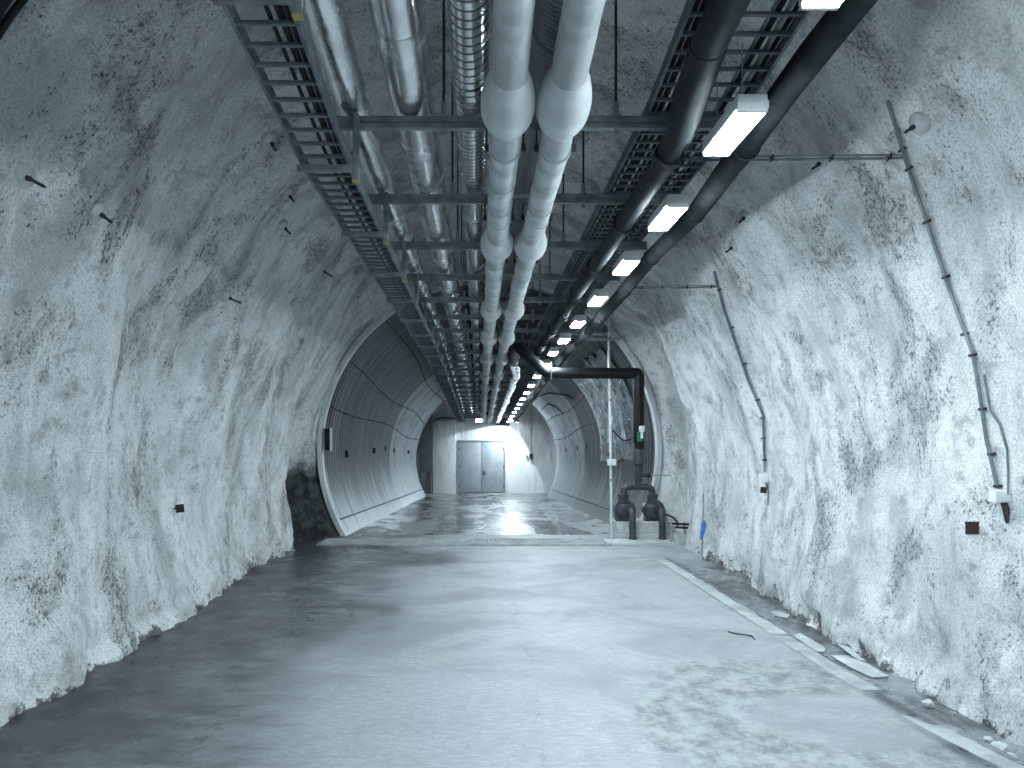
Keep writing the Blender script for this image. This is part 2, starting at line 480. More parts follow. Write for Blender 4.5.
struct(grid(-4.6, 5.4, 15.2, 40.4, 90, 200, lambda x, y: floor_z(y)-.02+.015*noise.fractal(Vector((x*.8, y*.5, 0)), .9, 2, 3)).build('floor', M_FLOORW, angle=80))

# ---------------------------------------------------------------- corrugated steel tube
TL = 35.6
def tube_axis(Y): return TX+.006*(Y-TY), TZ-.0375*(Y-TY)
def tube_r(Y, th):
    return TR+.014*math.cos(2*PI*Y/.26+.6*math.sin(Y*1.7))+.03*noise.noise(Vector((th*1.3, Y*.18, 5)))
def tube_pt(th, Y, out=0.0):
    ax, az = tube_axis(Y); r = tube_r(Y, th)-out
    return Vector((ax+r*math.cos(th), Y, az+r*math.sin(th)))
ny, nt = 470, 120
vs = []; uvv = []
A0, A1 = -math.radians(34), math.radians(214)
for j in range(ny+1):
    Y = TY+(TL-TY)*j/ny
    for i in range(nt+1):
        th = A0+(A1-A0)*i/nt; vs.append(tube_pt(th, Y)); uvv.append((th*3.6, Y))
mb = MB(); mb.add(vs, [(j*(nt+1)+i, (j+1)*(nt+1)+i, (j+1)*(nt+1)+i+1, j*(nt+1)+i+1) for j in range(ny) for i in range(nt)])
LIN = struct(mb.build('wall_corrugated', M_LINER, angle=80))
uvl = LIN.data.uv_layers.new(name='flow')
for lp in LIN.data.loops: uvl.data[lp.index].uv = uvv[lp.vertex_index]
# lines of bolts along the plate joints
for deg in (16, 31, 52, 149, 164, 128):
    mb = MB(); Y = TY+.3
    while Y < TL-.2:
        ph = math.radians(deg + 1.3*math.sin((Y-TY)*.45+deg))
        p = tube_pt(ph, Y, -.01); q = tube_pt(ph, Y, .035)
        mb.tube([p, q], .018, 6)
        Y += .3
    mb.build('bolt_row', M_BOLT, LIN)
# overlap seam low on each side
for deg, w in ((205, .03), (-25, .03)):
    mb = MB(); mb.tube([tube_pt(math.radians(deg), TY+.05+.1*k, .012) for k in range(int((TL-TY-.2)/.1))], .018, 6)
    mb.build('plate_seam', M_BOLT, LIN)
# pale lip round the mouth and ring at the far end
def annulus(Y0, Y1, r0, r1, a0, a1, n=110, rough=0.0):
    m = MB(); vs = []
    ax, az = tube_axis((Y0+Y1)/2)
    for i in range(n+1):
        th = a0+(a1-a0)*i/n
        e = rough*noise.noise(Vector((th*5, 0, 2)))
        for (r, Y) in ((r0, Y0), (r1+e, Y0), (r1+e, Y1), (r0, Y1)):
            vs.append((ax+r*math.cos(th), Y, az+r*math.sin(th)))
    fs = [(i*4+j, i*4+(j+1) % 4, (i+1)*4+(j+1) % 4, (i+1)*4+j) for i in range(n) for j in range(4)]
    m.add(vs, fs); return m
m = annulus(15.02, 15.25, 3.505, 3.60, A0, A1)
struct(m.build('trim_1', M_LIP))
m = annulus(15.08, 15.3, 3.61, 3.86, math.radians(20), math.radians(178), rough=.12)
struct(m.build('trim_2', M_PLATE))
struct(annulus(35.5, 35.75, 3.5, 3.66, A0, A1).build('trim_3', M_LIP))

# chamber behind the tube, with the end wall
def slab(name, mat, *a):
    return struct(MB().box(*a).build(name, mat, smooth=False))
slab('wall_end', M_END, -2.62, 5.6, 39.8, 40.2, -3.4, 2.6)
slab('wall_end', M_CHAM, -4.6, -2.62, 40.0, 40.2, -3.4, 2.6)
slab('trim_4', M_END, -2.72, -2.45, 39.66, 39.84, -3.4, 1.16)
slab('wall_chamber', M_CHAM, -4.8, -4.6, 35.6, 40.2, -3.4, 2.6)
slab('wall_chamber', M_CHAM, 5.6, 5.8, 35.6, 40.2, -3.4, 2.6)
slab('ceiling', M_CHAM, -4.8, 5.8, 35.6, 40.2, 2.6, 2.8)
# collar between chamber and tube
m = annulus(35.7, 35.8, 3.62, 7.5, 0, 2*PI)
struct(m.build('wall_collar', M_CHAM))

# low concrete upstand on the left of the end wall
struct(MB().box(-2.6, -1.35, 39.5, 39.82, -3.3, 1.1, .03).build('trim_5', M_END))
bw = MB(); bw.tube([px(432, 423, 39.4), px(436, 419.5, 39.4), px(443, 417, 39.45), px(455, 418.2, 39.45), px(476, 417.6, 39.45)], .028, 6)
tag(bw.build('cable', M_BLACK), 'thin black cable slung along the top of the pale end wall', 'cable')

# the doors
D = thing('door_1', 'grey steel double door closed in the far end wall', 'door', (.08, 39.75, floor_z(39.7)))
struct(D)
x0, x1, zb, zt = px(459, 493, 39.75).x, px(504, 493, 39.75).x, floor_z(39.7)+.04, px(480, 441.5, 39.75).z
xm = (x0+x1)/2
mb = MB()
mb.box(x0-.07, x0, 39.66, 39.8, zb, zt+.07).box(x1, x1+.07, 39.66, 39.8, zb, zt+.07).box(x0-.07, x1+.07, 39.66, 39.8, zt, zt+.07)
mb.build('door_frame', M_GALV, D, smooth=False)
for a, b in ((x0+.008, xm-.012), (xm+.012, x1-.008)):
    lf = MB().box(a, b, 39.69, 39.75, zb, zt-.01, .006).build('door_leaf', M_DOOR, D)
    hx = b-.12 if a < xm-.5 else a+.12
    if a > xm-.1:
        h = MB().tube([(hx, 39.69, zb+1.05), (hx, 39.62, zb+1.05), (hx+.14, 39.62, zb+1.05)], .018, 8)
        h.box(hx-.04, hx+.04, 39.675, 39.69, zb+.93, zb+1.2, .005)
        h.build('door_handle', M_BOLT, lf)
    e = a if a < xm-.5 else b
    for zz in (.35, 1.4, 2.4): MB().tube([(e, 39.67, zb+zz-.08), (e, 39.67, zb+zz+.08)], .022, 8).build('hinge', M_BOLT, lf)

# grey cabinet on the recess at the left of the end wall
C = thing('wall_cabinet', 'tall slate grey panel cabinet left of the end wall', 'cabinet', (-2.85, 38.4, -1.7))
pa, pb = px(419.5, 472, 38.4), px(433, 422, 38.4)
MB().box(pa.x, pb.x, 38.4, 38.75, pa.z, pb.z, .012).build('cabinet_body', M_CAB, C)
MB().box(pa.x+.03, pb.x-.03, 38.385, 38.4, pa.z+.04, pb.z-.04, .004).build('cabinet_door', M_CAB, C)
MB().box(pa.x-.0, pa.x+.08, 38.45, 38.7, floor_z(38.5)-.02, pa.z+.01).build('leg', M_CAB, C)
MB().box(pb.x-.08, pb.x, 38.45, 38.7, floor_z(38.5)-.02, pa.z+.01).build('leg', M_CAB, C)

# dark cable opening high in the end wall
a, b = px(497, 424.5, 39.78), px(509, 418.5, 39.78)
op = thing('cable_opening', 'dark rectangular cable opening high in the bright end wall', 'opening', (a.x, 39.78, a.z))
mb = MB().box(a.x-.05, a.x, 39.7, 39.82, a.z-.05, b.z+.05).box(b.x, b.x+.05, 39.7, 39.82, a.z-.05, b.z+.05)
mb.box(a.x, b.x, 39.7, 39.82, b.z, b.z+.05).box(a.x, b.x, 39.7, 39.82, a.z-.05, a.z)
mb.build('opening_frame', M_BOLT, op, smooth=False)
MB().box(a.x, b.x, 39.77, 39.815, a.z, b.z).build('opening_panel', M_BLACK, op, smooth=False)
# socket box on the end wall, right of the doors
q = px(531, 456, 39.75)
sb = thing('socket_box', 'small dark socket box on the end wall right of the doors', 'socket', (q.x, 39.8, q.z))
MB().box(q.x-.09, q.x+.09, 39.66, 39.81, q.z-.14, q.z+.13, .015).build('socket_body', M_BOLT, sb)
MB().tube([(q.x+.02, 39.77, q.z+.12), (q.x+.02, 39.77, 1.6)], .016, 6).build('cable', M_CONDUIT, sb)
MB().box(q.x-.28, q.x-.17, 39.7, 39.81, q.z-.1, q.z+.06, .01).build('switch', M_GALV, sb)

# ---------------------------------------------------------------- pipe hangers (one per bay)
HY0, HSP = 4.77, 1.505
HYS = [HY0+HSP*k for k in range(-1, 23)]
def make_hanger(Y, top):
    H = thing('pipe_hanger', '', 'hanger', (0, Y, 0), 'pipe hangers across the tunnel roof')
    b = MB()
    b.box(-.965, 1.8, Y-.021, Y+.021, 2.057, 2.0965, .003).box(-.965, 1.8, Y-.021, Y+.021, 2.1, 2.14, .003)
    cb = b.build('crossbar', M_GALVD, H, angle=20)
    for x in (-.24, .9):
        rr = MB().tube([(x, Y, 2.05), (x, Y, top(x))], .009, 8).build('hanger_rod', M_BOLT, H)
        nt_ = MB().tube([(x, Y, 2.15), (x, Y, 2.235)], .021, 6)
        nt_.build('rod_coupling', M_GALV, rr)
        MB().tube([(x, Y, 2.025), (x, Y, 2.056)], .018, 6).build('lower_nut', M_GALV, rr)
        MB().box(x-.03, x+.03, Y-.024, Y+.024, 2.14, 2.15).build('washer_plate', M_GALV, rr)
    MB().box(-.836, -.794, Y-.06, Y-.0215, 1.705, 2.14, .003).build('drop_post', M_GALVD, H, angle=20)
    MB().box(-.838, -.792, Y-.062, Y-.0195, 1.694, 1.705).build('end_cap', M_YEL, H, smooth=False)['label'] = 'yellow end cap'
    MB().box(-1.2, -.836, Y-.06, Y-.022, 1.762, 1.803, .003).build('ladder_arm', M_GALVD, H, angle=20)
    return H
def top_rock(x): return 3.93
def top_tube(x): return TZ+math.sqrt(3.58**2-(x-TX)**2)
protoA = make_hanger(HYS[0], top_rock)
hang = []
for k, Y in enumerate(HYS):
    if Y < 15.0:
        H = protoA if k == 0 else copy_tree(protoA)
    elif not any(t == 'B' for t, _ in hang):
        H = make_hanger(Y, top_tube); hang.append(('B', H)); protoB = H
    else: H = copy_tree(protoB)
    H.location = (0, Y, dz(Y)); hang.append(('x', H))
    H['label'] = '%s steel pipe hanger counted from the camera, spanning under the ducts' % ORD[k] if k else 'nearest steel pipe hanger, cut off by the top of the photo'

# ---------------------------------------------------------------- cable ladders
def ladder(name, label, xa, xb, z0, ya, yb, hgt=.09, flip=False):
    L = thing(name, label, 'cable ladder', ((xa+xb)/2, ya, z0+dz(ya)))
    yy = []; y = ya
    while y < yb: yy.append(y); y += .4
    yy.append(yb)
    for x, sg in ((xa, 1), (xb, -1)):
        m = MB(); vs = []
        prof = [(0, 0), (sg*.018, 0), (sg*.018, .006), (sg*.006, .006), (sg*.006, hgt-.006), (sg*.018, hgt-.006), (sg*.018, hgt), (0, hgt)]
        for y in yy:
            for (a, c) in prof: vs.append((x+a, y, z0+c+dz(y)))
        n = len(prof); fs = []
        for i in range(len(yy)-1):
            for k in range(n):
                k2 = (k+1) % n; fs.append((i*n+k, i*n+k2, (i+1)*n+k2, (i+1)*n+k))
        fs.append(tuple(range(n))); fs.append(tuple((len(yy)-1)*n+k for k in range(n)))
        m.add(vs, fs); m.build('side_rail', M_LADD, L, smooth=False)
    rest = MB(); cnt = 0; y = ya+.09; proto = None
    while y < yb:
        z = z0+.012+dz(y)
        if cnt < 100:
            if proto is None:
                proto = MB().box(xa+.006, xb-.006, y-.012, y+.012, z, z+.02, .002).build('rung', M_LADD, L, smooth=False); py0, pz0 = y, z
                base = proto.location.copy()
            else:
                c = proto.copy(); COL.objects.link(c); c.parent = L; c.location = base+Vector((0, y-py0, z-pz0))
        else: rest.box(xa+.006, xb-.006, y-.012, y+.012, z, z+.02)
        cnt += 1; y += .152
    r = rest.build('rungs', M_LADD, L, smooth=False); r['kind'] = 'stuff'
    return L
LL = ladder('cable_ladder', 'narrow cable ladder along the left side of the hangers', -1.185, -.862, 1.804, 2.6, 38.0, .085)
LR = ladder('cable_ladder', 'wide cable ladder on top of the hangers above the lamps', 1.10, 1.745, 2.142, 2.4, 38.0, .075)

def run(y0, y1, x, z, r, step=.35, wob=.012, seed=0.0, xf=None, zf=None):
    P = []
    y = y0
    while True:
        xx = x+(xf(y) if xf else 0)+wob*noise.noise(Vector((y*.5, seed, 0)))*2
        zz = z+(zf(y) if zf else 0)+dz(y)+wob*.4*noise.noise(Vector((y*.6, seed, 7)))
        P.append((xx, y, zz))
        if y >= y1: break
        y = min(y1, y+step)
    return P
# cables lying in the ladders
for i, (x, r) in enumerate(((-.905, .017), (-.945, .02), (-1.0, .012))):
    o = MB().tube(run(2.5, 38.2, x, 1.838+r, r, wob=.006, seed=i*3.3), r, 8).build('power_cable', M_BLACK)
    tag(o, ['thick black cable in the left ladder, beside its inner rail', 'thickest black cable in the left ladder, second from the inner rail',
            'thin black cable near the middle of the left ladder'][i], 'cable', 'cables in the left ladder')
rc = ((1.15, .018), (1.20, .02), (1.252, .018), (1.30, .015), (1.345, .02), (1.56, .012), (1.60, .018), (1.655, .016), (1.695, .014))
nm = ['first cable from the left rail of the right ladder', 'second cable from the left rail of the right ladder', 'third cable from the left rail of the right ladder',
      'fourth cable from the left rail of the right ladder', 'fifth cable from the left rail, above the dark pipe',
      'thin cable right of the gap in the right ladder', 'thick cable second right of the gap in the right ladder',
      'second cable from the outer rail of the right ladder', 'outermost cable of the right ladder, beside its outer rail']
for i, (x, r) in enumerate(rc):
    mat = M_CONDUIT if i in (5, 7) else M_BLACK
    o = MB().tube(run(2.3, 38.2, x, 2.177+r, r, wob=.008, seed=20+i*2.7), r, 8).build('power_cable', mat)
    tag(o, ('grey ' if i in (5, 7) else 'black ')+nm[i], 'cable', 'cables in the right ladder')

# ---------------------------------------------------------------- ducts lying on the hangers
BT = 2.141
def duct(name, label, x, r, mat, y0, y1, wr, pinch, joints, jmat, step=.06, n=28):
    T = thing(name, label, 'duct', (x, y0, BT+r+dz(y0)))
    P, R = [], []
    y = y0
    while y < y1:
        st = step if y < 12 else .2
        near = min(abs(y-h) for h in HYS)
        R.append(r*(1-pinch*math.exp(-(near/.10)**2)+wr*noise.noise(Vector((y*2.2, x*7, 1)))))
        P.append((x+wr*.03*noise.noise(Vector((y, x, 3))), y, BT+r+dz(y)-r*pinch*.8*math.exp(-(near/.10)**2)))
        y += st
    body = MB(); body.tube(P, R, n)
    # crumple the wrap
    if wr > .01:
        nv = []
        for v in body.v:
            y = v[1]; c = Vector((x, y, BT+r+dz(y))); d = Vector(v)-c
            e = 1+wr*1.6*noise.fractal(Vector((v[0]*5, v[1]*2.6, v[2]*5)), .9, 2, 3)
            q = c+d*e; nv.append((q.x, y, q.z))
        body.v = nv
    body.build('duct_shell', mat, T)
    for y in joints:
        MB().ring((x, y, BT+r+dz(y)), (0, 1, 0), r*.9, r*1.02, .035, 32).build('joint_band', jmat, T)
    return T
jj = lambda a, s, e: [a+s*k for k in range(int((e-a)/s)+1)]
duct('insulated_duct', 'crumpled foil wrapped duct beside the left cable ladder', -.855, .112, M_FOIL, 2.2, 39.9, .034, .13, [], M_FOIL)
duct('insulated_duct', 'thickest foil wrapped duct, second from the left ladder', -.46, .15, M_FOILB, 2.2, 39.9, .011, .07, jj(4.05, 1.505, 38), M_FOILB)
duct('spiral_duct', 'spiral wound steel duct left of the two white pipes', -.06, .118, M_SPIRAL, 2.2, 39.9, 0, 0, jj(4.5, 1.505, 38), M_SPIRAL)
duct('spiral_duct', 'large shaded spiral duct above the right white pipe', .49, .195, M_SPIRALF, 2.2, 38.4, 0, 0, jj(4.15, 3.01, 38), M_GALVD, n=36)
# shiny flexible duct low down in the far section
P = [(.80, 17.1, 1.90+dz(17.1)), (.83, 17.6, 1.91+dz(17.6)), (.90, 18.3, 1.91+dz(18.3))]+run(19.0, 39.9, .98, 1.91, .1, step=.3, wob=.03, seed=4)
T = thing('flexible_duct', 'shiny foil duct curving down to the end wall beyond the black pipe', 'duct', P[0])
MB().tube(P, .115, 20).build('duct_shell', M_FOILB, T)
for k in range(6, len(P), 9):
    a, b = Vector(P[k]), Vector(P[min(k+1, len(P)-1)])
    MB().ring(a, b-a, .11, .122, .05).build('joint_band', M_GALV, T)

# ---------------------------------------------------------------- white insulated pipes hung under the bars
WZ = 1.925
def bulb_prof(m, c, r, R, L):
    prof = [(-.50, r*1.0), (-.47, r*1.12), (-.38, r*1.30), (-.25, R*.90), (-.10, R*.985), (.06, R), (.20, R*.97), (.32, R*.86), (.41, R*.70), (.46, r*1.02), (.47, r*.98)]
    m.tube([(c[0], c[1]+L*t, c[2]+(dz(c[1]+L*t)-dz(c[1]))) for t, _ in prof], [q for _, q in prof], 32)
for i, (x, side) in enumerate(((.165, 'left'), (.495, 'right'))):
    T = thing('insulated_pipe', '%s one of the two white lagged pipes below the hangers' % side, 'pipe', (x, 2.2, WZ+dz(2.2)))
    P, R = [], []
    y = 2.2
    while y < 39.8:
        P.append((x+.006*noise.noise(Vector((y*.8, i, 0))), y, WZ+dz(y))); R.append(.1*(1+.035*noise.noise(Vector((y*2.5, i*5, 0))))); y += .07 if y < 14 else .2
    MB().tube(P, R, 28).build('lagging', M_WHITE, T)
    by = [4.25, 7.05, 10.6, 13.5]+[16.7+3.0*k for k in range(8)]
    for y in by:
        m = MB(); bulb_prof(m, (x, y, WZ+dz(y)), .1, .162, .52 if y < 15 else .5)
        m.build('joint_cover', M_BULB, T)
    for Y in HYS:
        if min(abs(Y-b) for b in by) < .35: continue
        yy = Y-.02
        z = WZ+dz(Y)
        c = MB().ring((x, yy, z), (0, 1, 0), .1, .108, .028, 32)
        c = c.build('pipe_clamp', M_WHITE, T)
        for sx in (-1, 1): MB().box(x+sx*.122-.014, x+sx*.122+.014, yy-.016, yy+.016, z-.02, z+.025, .003).tube([(x+sx*.122, yy, z), (x+sx*.122, yy, 2.06+dz(Y))], .006, 6).build('clamp_ear', M_BOLT, c)
    # seams across the wrap
    for y in [5.35, 5.9, 8.3, 9.2]:
        MB().ring((x, y, WZ+dz(y)), (0, 1, 0), .098, .1045, .02, 28).build('wrap_seam', M_WHITE, T)

# ---------------------------------------------------------------- dark plastic pipe with a clamp ring under each bar
DX, DZP = 1.25, 1.885
T = thing('drain_pipe', 'dark grey plastic pipe with ring clamps below the right cable ladder', 'pipe', (DX, 2.4, DZP+dz(2.4)))
P = [(1.17, 2.4, DZP+.02+dz(2.4)), (1.18, 3.2, DZP+.02+dz(3.2)), (1.19, 3.75, DZP+.02+dz(3.6)), (1.215, 4.15, DZP+.01+dz(4.2))]+run(4.5, 16.9, DX, DZP, .08, step=.5, wob=.006)
R = [.092, .092, .092, .088]+[.078]*(len(P)-4)
MB().tube(P, R, 24).build('pipe_run', M_DPIPE, T)
m = MB().tube([P[2], P[3], P[4]], [.098, .099, .094], 24); m.build('elbow_sleeve', M_DPIPE, T)
for Y in HYS:
    if 4 < Y < 16.9:
        r = MB().ring((DX, Y-.0, DZP+dz(Y)), (0, 1, 0), .074, .097, .055, 28).build('pipe_clamp', M_BLACK, T)
        MB().tube([(DX, Y, DZP+dz(Y)+.088), (DX, Y, 2.06+dz(Y))], .008, 8).build('clamp_rod', M_BOLT, r)

# ---------------------------------------------------------------- thick foam-covered hose right of the lamps
hx = lambda y: .045*sm(4.2, 7, y)+.04*math.sin(y*1.1)*sm(3, 4, y)*sm(9, 6, y)
hz = lambda y: -.12*sm(5, 16, y)+.03*math.sin(y*.9+1)
P = run(1.6, 38.0, 1.80, 1.965, .08, step=.25, wob=.02, seed=2.2, xf=hx, zf=hz)
T = thing('insulated_hose', 'thick dark foam covered hose sagging right of the lamp row', 'hose', P[0])
MB().tube(P, [.083*(1+.05*noise.noise(Vector((p[1]*3, 0, 0)))) for p in P], 20).build('foam_sleeve', M_HOSE, T)
for Y in HYS[1:]:
    j = min(range(len(P)), key=lambda k: abs(P[k][1]-Y)); p = P[j]
    m = MB().ring((p[0], Y, p[2]), (0, 1, 0), .082, .09, .025, 24); m.tube([(1.775, Y, 2.06+dz(Y)), (p[0]-.02, Y, p[2]+.08)], .004, 6)
    m.build('hose_strap', M_BLACK, T)

# ---------------------------------------------------------------- lamps
LZ = 1.755
def make_lamp(Yc):
    L = thing('ceiling_lamp', '', 'lamp', (1.47, Yc, LZ), 'strip lamps hung along the right of the hangers')
    x0, x1, ya, yb = 1.39, 1.552, Yc-.31, Yc+.31
    z = LZ
    m = MB().box(x0, x1, ya, yb, z+.032, z+.07, .006).box(x0-.004, x1+.004, ya-.006, yb+.006, z-.008, z+.034, .003)
    h = m.build('lamp_housing', M_LAMPH, L, angle=25)
    MB().box(x0+.006, x1-.006, ya+.02, yb-.02, z-.028, z-.006, .007).build('diffuser', M_DIFF, L)
    for yy in (ya+.01, yb-.01):
        MB().box(x0, x1, yy-.012, yy+.012, z-.028, z+.032, .004).build('lamp_end_cap', M_LAMPH, L)
    for yy in (ya+.1, yb-.1):
        MB().tube([(1.45, yy, z+.068), (1.45, yy, 2.15)], .004, 6).build('suspension_wire', M_GALV, L)
    return L
LY = [2.82, 4.19, 5.65, 7.25, 9.0, 10.8, 12.6, 14.45, 16.4, 18.5, 20.6, 22.6, 24.6, 26.6, 28.6, 30.7, 32.8, 35.0, 37.0]
base = make_lamp(LY[0])
for k, Y in enumerate(LY):
    L = base if k == 0 else copy_tree(base)
    L.location = (1.47, Y, LZ+dz(Y)*(.55 if Y < 4.77 else 1))
    if Y > 15: L.rotation_euler.x = -.0375
    L['label'] = ('nearest lit strip lamp, cut off by the top edge of the photo' if k == 0 else '%s lit strip lamp counted from the camera, hung beside the dark hose' % ORD[k])
# unseen lamps added over and behind the camera to light near floor and walls
for k, Y in enumerate((1.2, -.8, -2.8, -4.8)):
    L = copy_tree(base); L.location = (1.47, Y, LZ+.12)
    L['label'] = 'unseen lit strip lamp added behind the camera to light the near floor, %s' % ('first', 'second', 'third', 'fourth')[k]

# ---------------------------------------------------------------- black discharge pipe of the pumps
PY = 14.55
def fillet(pts, r, n=6):
    pts = [Vector(p) for p in pts]; out = [pts[0]]
    for i in range(1, len(pts)-1):
        a, b, c = pts[i-1], pts[i], pts[i+1]
        u, w = (a-b).normalized(), (c-b).normalized()
        for k in range(n+1):
            t = k/n
            p0, p1 = b+u*r, b+w*r
            out.append(p0*(1-t)**2+b*2*t*(1-t)+p1*t*t)
    out.append(pts[-1]); return out
vx = px(638.7, 373, PY).x; hz_ = px(0, 373.2, PY).z
ec = px(548, 373, PY)
T = thing('discharge_pipe', 'thick black pipe rising from the pumps and crossing under the lamps', 'pipe', (vx, PY, -.1))
top = px(519, 347.5, PY+.1)
m = MB()
m.tube(fillet([(vx, PY, -.05), (vx, PY, hz_), (ec.x, PY, hz_)], .05, 3)[:], .112, 28)
m.build('pipe_run', M_BLKGLOSS, T)
MB().tube(fillet([(ec.x+.02, PY, hz_), (ec.x-.04, PY, hz_+.01), (top.x, PY+.1, top.z), (top.x-.02, PY+.6, top.z+.03), (top.x, PY+2.4, top.z+.04+dz(PY+2.4))], .06, 4), .112, 28).build('pipe_offset', M_BLKGLOSS, T)
for p, ax in (((vx, PY, hz_-.2), (0, 0, 1)), ((vx-.22, PY, hz_), (1, 0, 0)), ((ec.x+.16, PY, hz_), (1, 0, 0))):
    MB().ring(p, ax, .105, .119, .05, 28).build('weld_collar', M_BLKGLOSS, T)
sl = MB().box(vx-.06, vx+.055, PY-.125, PY-.108, px(0, 441.5, PY).z, px(0, 432, PY).z, .004).build('pipe_tag', M_GREEN, T); sl['label'] = 'green tag plate'
# pipe hanger strap at the corner
q = px(551.5, 378, PY-.16)
hk = thing('pipe_strap', 'thin U shaped strap hooked round the black pipe below the lamp', 'strap', (q.x, PY, q.z))
MB().tube([(q.x, PY-.13, hz_+.22), (q.x, PY-.13, hz_), (q.x, PY-.1, hz_-.09), (q.x, PY, hz_-.125), (q.x, PY+.1, hz_-.09), (q.x, PY+.13, hz_), (q.x, PY+.13, hz_+.22)], .014, 8).build('strap_loop', M_GALV, hk)
# white sensor clipped on the pipe with its cable to the pole
a = px(640, 432, PY)
sn = thing('sensor', 'small white sensor clipped on the black pipe above the green tag', 'sensor', (a.x, PY-.13, a.z))
MB().box(a.x-.05, a.x+.055, PY-.20, PY-.113, a.z+.0, a.z+.12, .012).build('sensor_head', M_BOX, sn)
MB().tube([(a.x+.005, PY-.15, a.z+.0), (a.x+.005, PY-.145, a.z-.13)], .025, 10).build('sensor_stem', M_BOX, sn)
P = [px(633, 438, PY-.12), px(629, 440, PY-.12), px(624, 440.5, PY-.1), px(618, 436, PY-.08), px(612.5, 430, PY-.06)]
MB().tube(P, .014, 8).build('sensor_cable', M_BLACK, sn)

# ---------------------------------------------------------------- pumps
G = floor_z(PY)
base_y0, base_y1 = PY-.28, PY+.62
T = thing('pump_plinth', 'stepped concrete plinth the two pumps stand on', 'plinth', (3.2, PY, -2))
zt_ = px(0, 521.5, PY).z; zm = px(0, 532, PY).z
MB().box(px(614, 0, PY).x, 3.70, base_y0, base_y1, -2.03, zm-.01, .01).build('plinth_base', M_CONC, T)
MB().box(px(614.6, 0, PY).x, 3.68, base_y0+.05, base_y1, zm-.01, zt_, .012).build('plinth_block', M_CONC, T)
tag(MB().box(px(600, 0, PY).x, 3.95, 13.7, PY-.27, -2.03, -1.955, .01).build('floor_slab', M_CONC), 'low pale concrete slab on the floor in front of the pumps', 'slab')

def pump(cx, label):
    cz = px(0, 510.6, PY).z
    T = thing('pump', label, 'pump', (cx, PY, zt_), 'pumps on the plinth')
    # volute casing: a fat disc facing the camera
    prof = [(-.16, .03), (-.16, .10), (-.14, .15), (-.10, .185), (-.03, .21), (.06, .21), (.12, .19), (.16, .15), (.17, .02)]
    y0 = PY+.10
    MB().tube([(cx-.02, y0+t, cz) for t, _ in prof], [r for _, r in prof], 32).build('casing', M_PUMP, T)
    m = MB().ring((cx-.02, y0-.04, cz), (0, 1, 0), .19, .222, .03, 32)
    for k in range(10):
        a = 2*PI*k/10; m.tube([(cx-.02+.205*math.cos(a), y0-.07, cz+.205*math.sin(a)), (cx-.02+.205*math.cos(a), y0-.02, cz+.205*math.sin(a))], .013, 6)
    m.build('casing_flange', M_PUMP, T)
    # motor behind
    mt = MB().tube([(cx-.02, y0+.15, cz), (cx-.02, y0+.2, cz), (cx-.02, y0+.48, cz), (cx-.02, y0+.5, cz)], [.1, .15, .15, .09], 28)
    mt.build('motor', M_PUMP, T)
    # feet
    MB().box(cx-.2, cx-.1, y0-.08, y0+.12, zt_-.005, cz-.1, .01).build('foot', M_PUMP, T)
    MB().box(cx+.06, cx+.16, y0-.08, y0+.12, zt_-.005, cz-.1, .01).build('foot', M_PUMP, T)
    # suction pipe: out of the casing towards the camera, then down to the slab
    pf = px(0, 0, PY); yf = PY-.36
    sx = cx+.045
    MB().tube(fillet([(sx, y0-.1, cz+.03), (sx, yf, cz+.03), (sx, yf, -1.97)], .12, 8), .066, 24).build('suction_pipe', M_PUMP, T)
    MB().ring((sx, yf, -1.95), (0, 0, 1), .06, .085, .035, 24).build('floor_collar', M_PUMP, T)
    # discharge valve collar on top
    zc0, zc1 = px(0, 503, PY).z, px(0, 494.5, PY).z
    m = MB().tube([(cx-.05, PY+.05, cz+.16), (cx-.05, PY+.05, zc0)], .08, 20)
    m.tube([(cx-.05, PY+.05, zc0-.02), (cx-.05, PY+.05, zc0), (cx-.05, PY+.05, zc1), (cx-.05, PY+.05, zc1+.02)], [.085, .105, .105, .08], 8)
    m.build('check_valve', M_PUMP, T)
    m = MB().ring((cx-.05, PY+.05, zc0+.03), (0, 0, 1), .1, .115, .03, 24).ring((cx-.05, PY+.05, zc1-.03), (0, 0, 1), .1, .112, .03, 24)
    m.build('valve_nut', M_PUMP, T)
    return cx-.05, zc1
c1, zc1 = pump(px(626.5, 0, PY).x, 'dark grey pump nearer the galvanised pole')
c2, _ = pump(px(655.5, 0, PY).x, 'dark grey pump nearer the rock wall')
# manifold joining both pumps to the riser
zman = px(0, 487, PY).z
T = thing('pump_manifold', 'dark pipe bridge joining both pump outlets to one riser', 'pipe', (vx, PY+.05, zman))
MB().tube(fillet([(c1, PY+.05, zc1-.02), (c1, PY+.05, zman), (c2, PY+.05, zman), (c2, PY+.05, zc1-.02)], .13, 8), .064, 24).build('bridge_pipe', M_PUMP, T)
MB().tube([(vx, PY+.05, zman), (vx, PY+.02, -.4)], .073, 24).build('riser', M_PUMP, T)
z0, z1 = px(0, 464, PY).z, px(0, 450, PY).z
MB().tube([(vx, PY+.01, z0-.03), (vx, PY+.01, z0), (vx, PY+.01, (z0+z1)/2-.02), (vx, PY+.01, (z0+z1)/2+.02), (vx, PY+.01, z1), (vx, PY+.01, z1+.03)], [.085, .115, .115, .108, .108, .09], 28).build('riser_coupling', M_PUMP, T)
MB().tube([(vx, PY, z1), (vx, PY, -.03)], .088, 24).build('riser_neck', M_BLKGLOSS, T)
a = px(650, 475, PY)
st = MB().tube([(vx+.05, PY, a.z), (a.x+.0, PY, a.z)], .045, 14); st.ring((a.x-.02, PY, a.z), (1, 0, 0), .03, .06, .06, 16)
s_ = st.build('side_valve', M_PUMP, T)
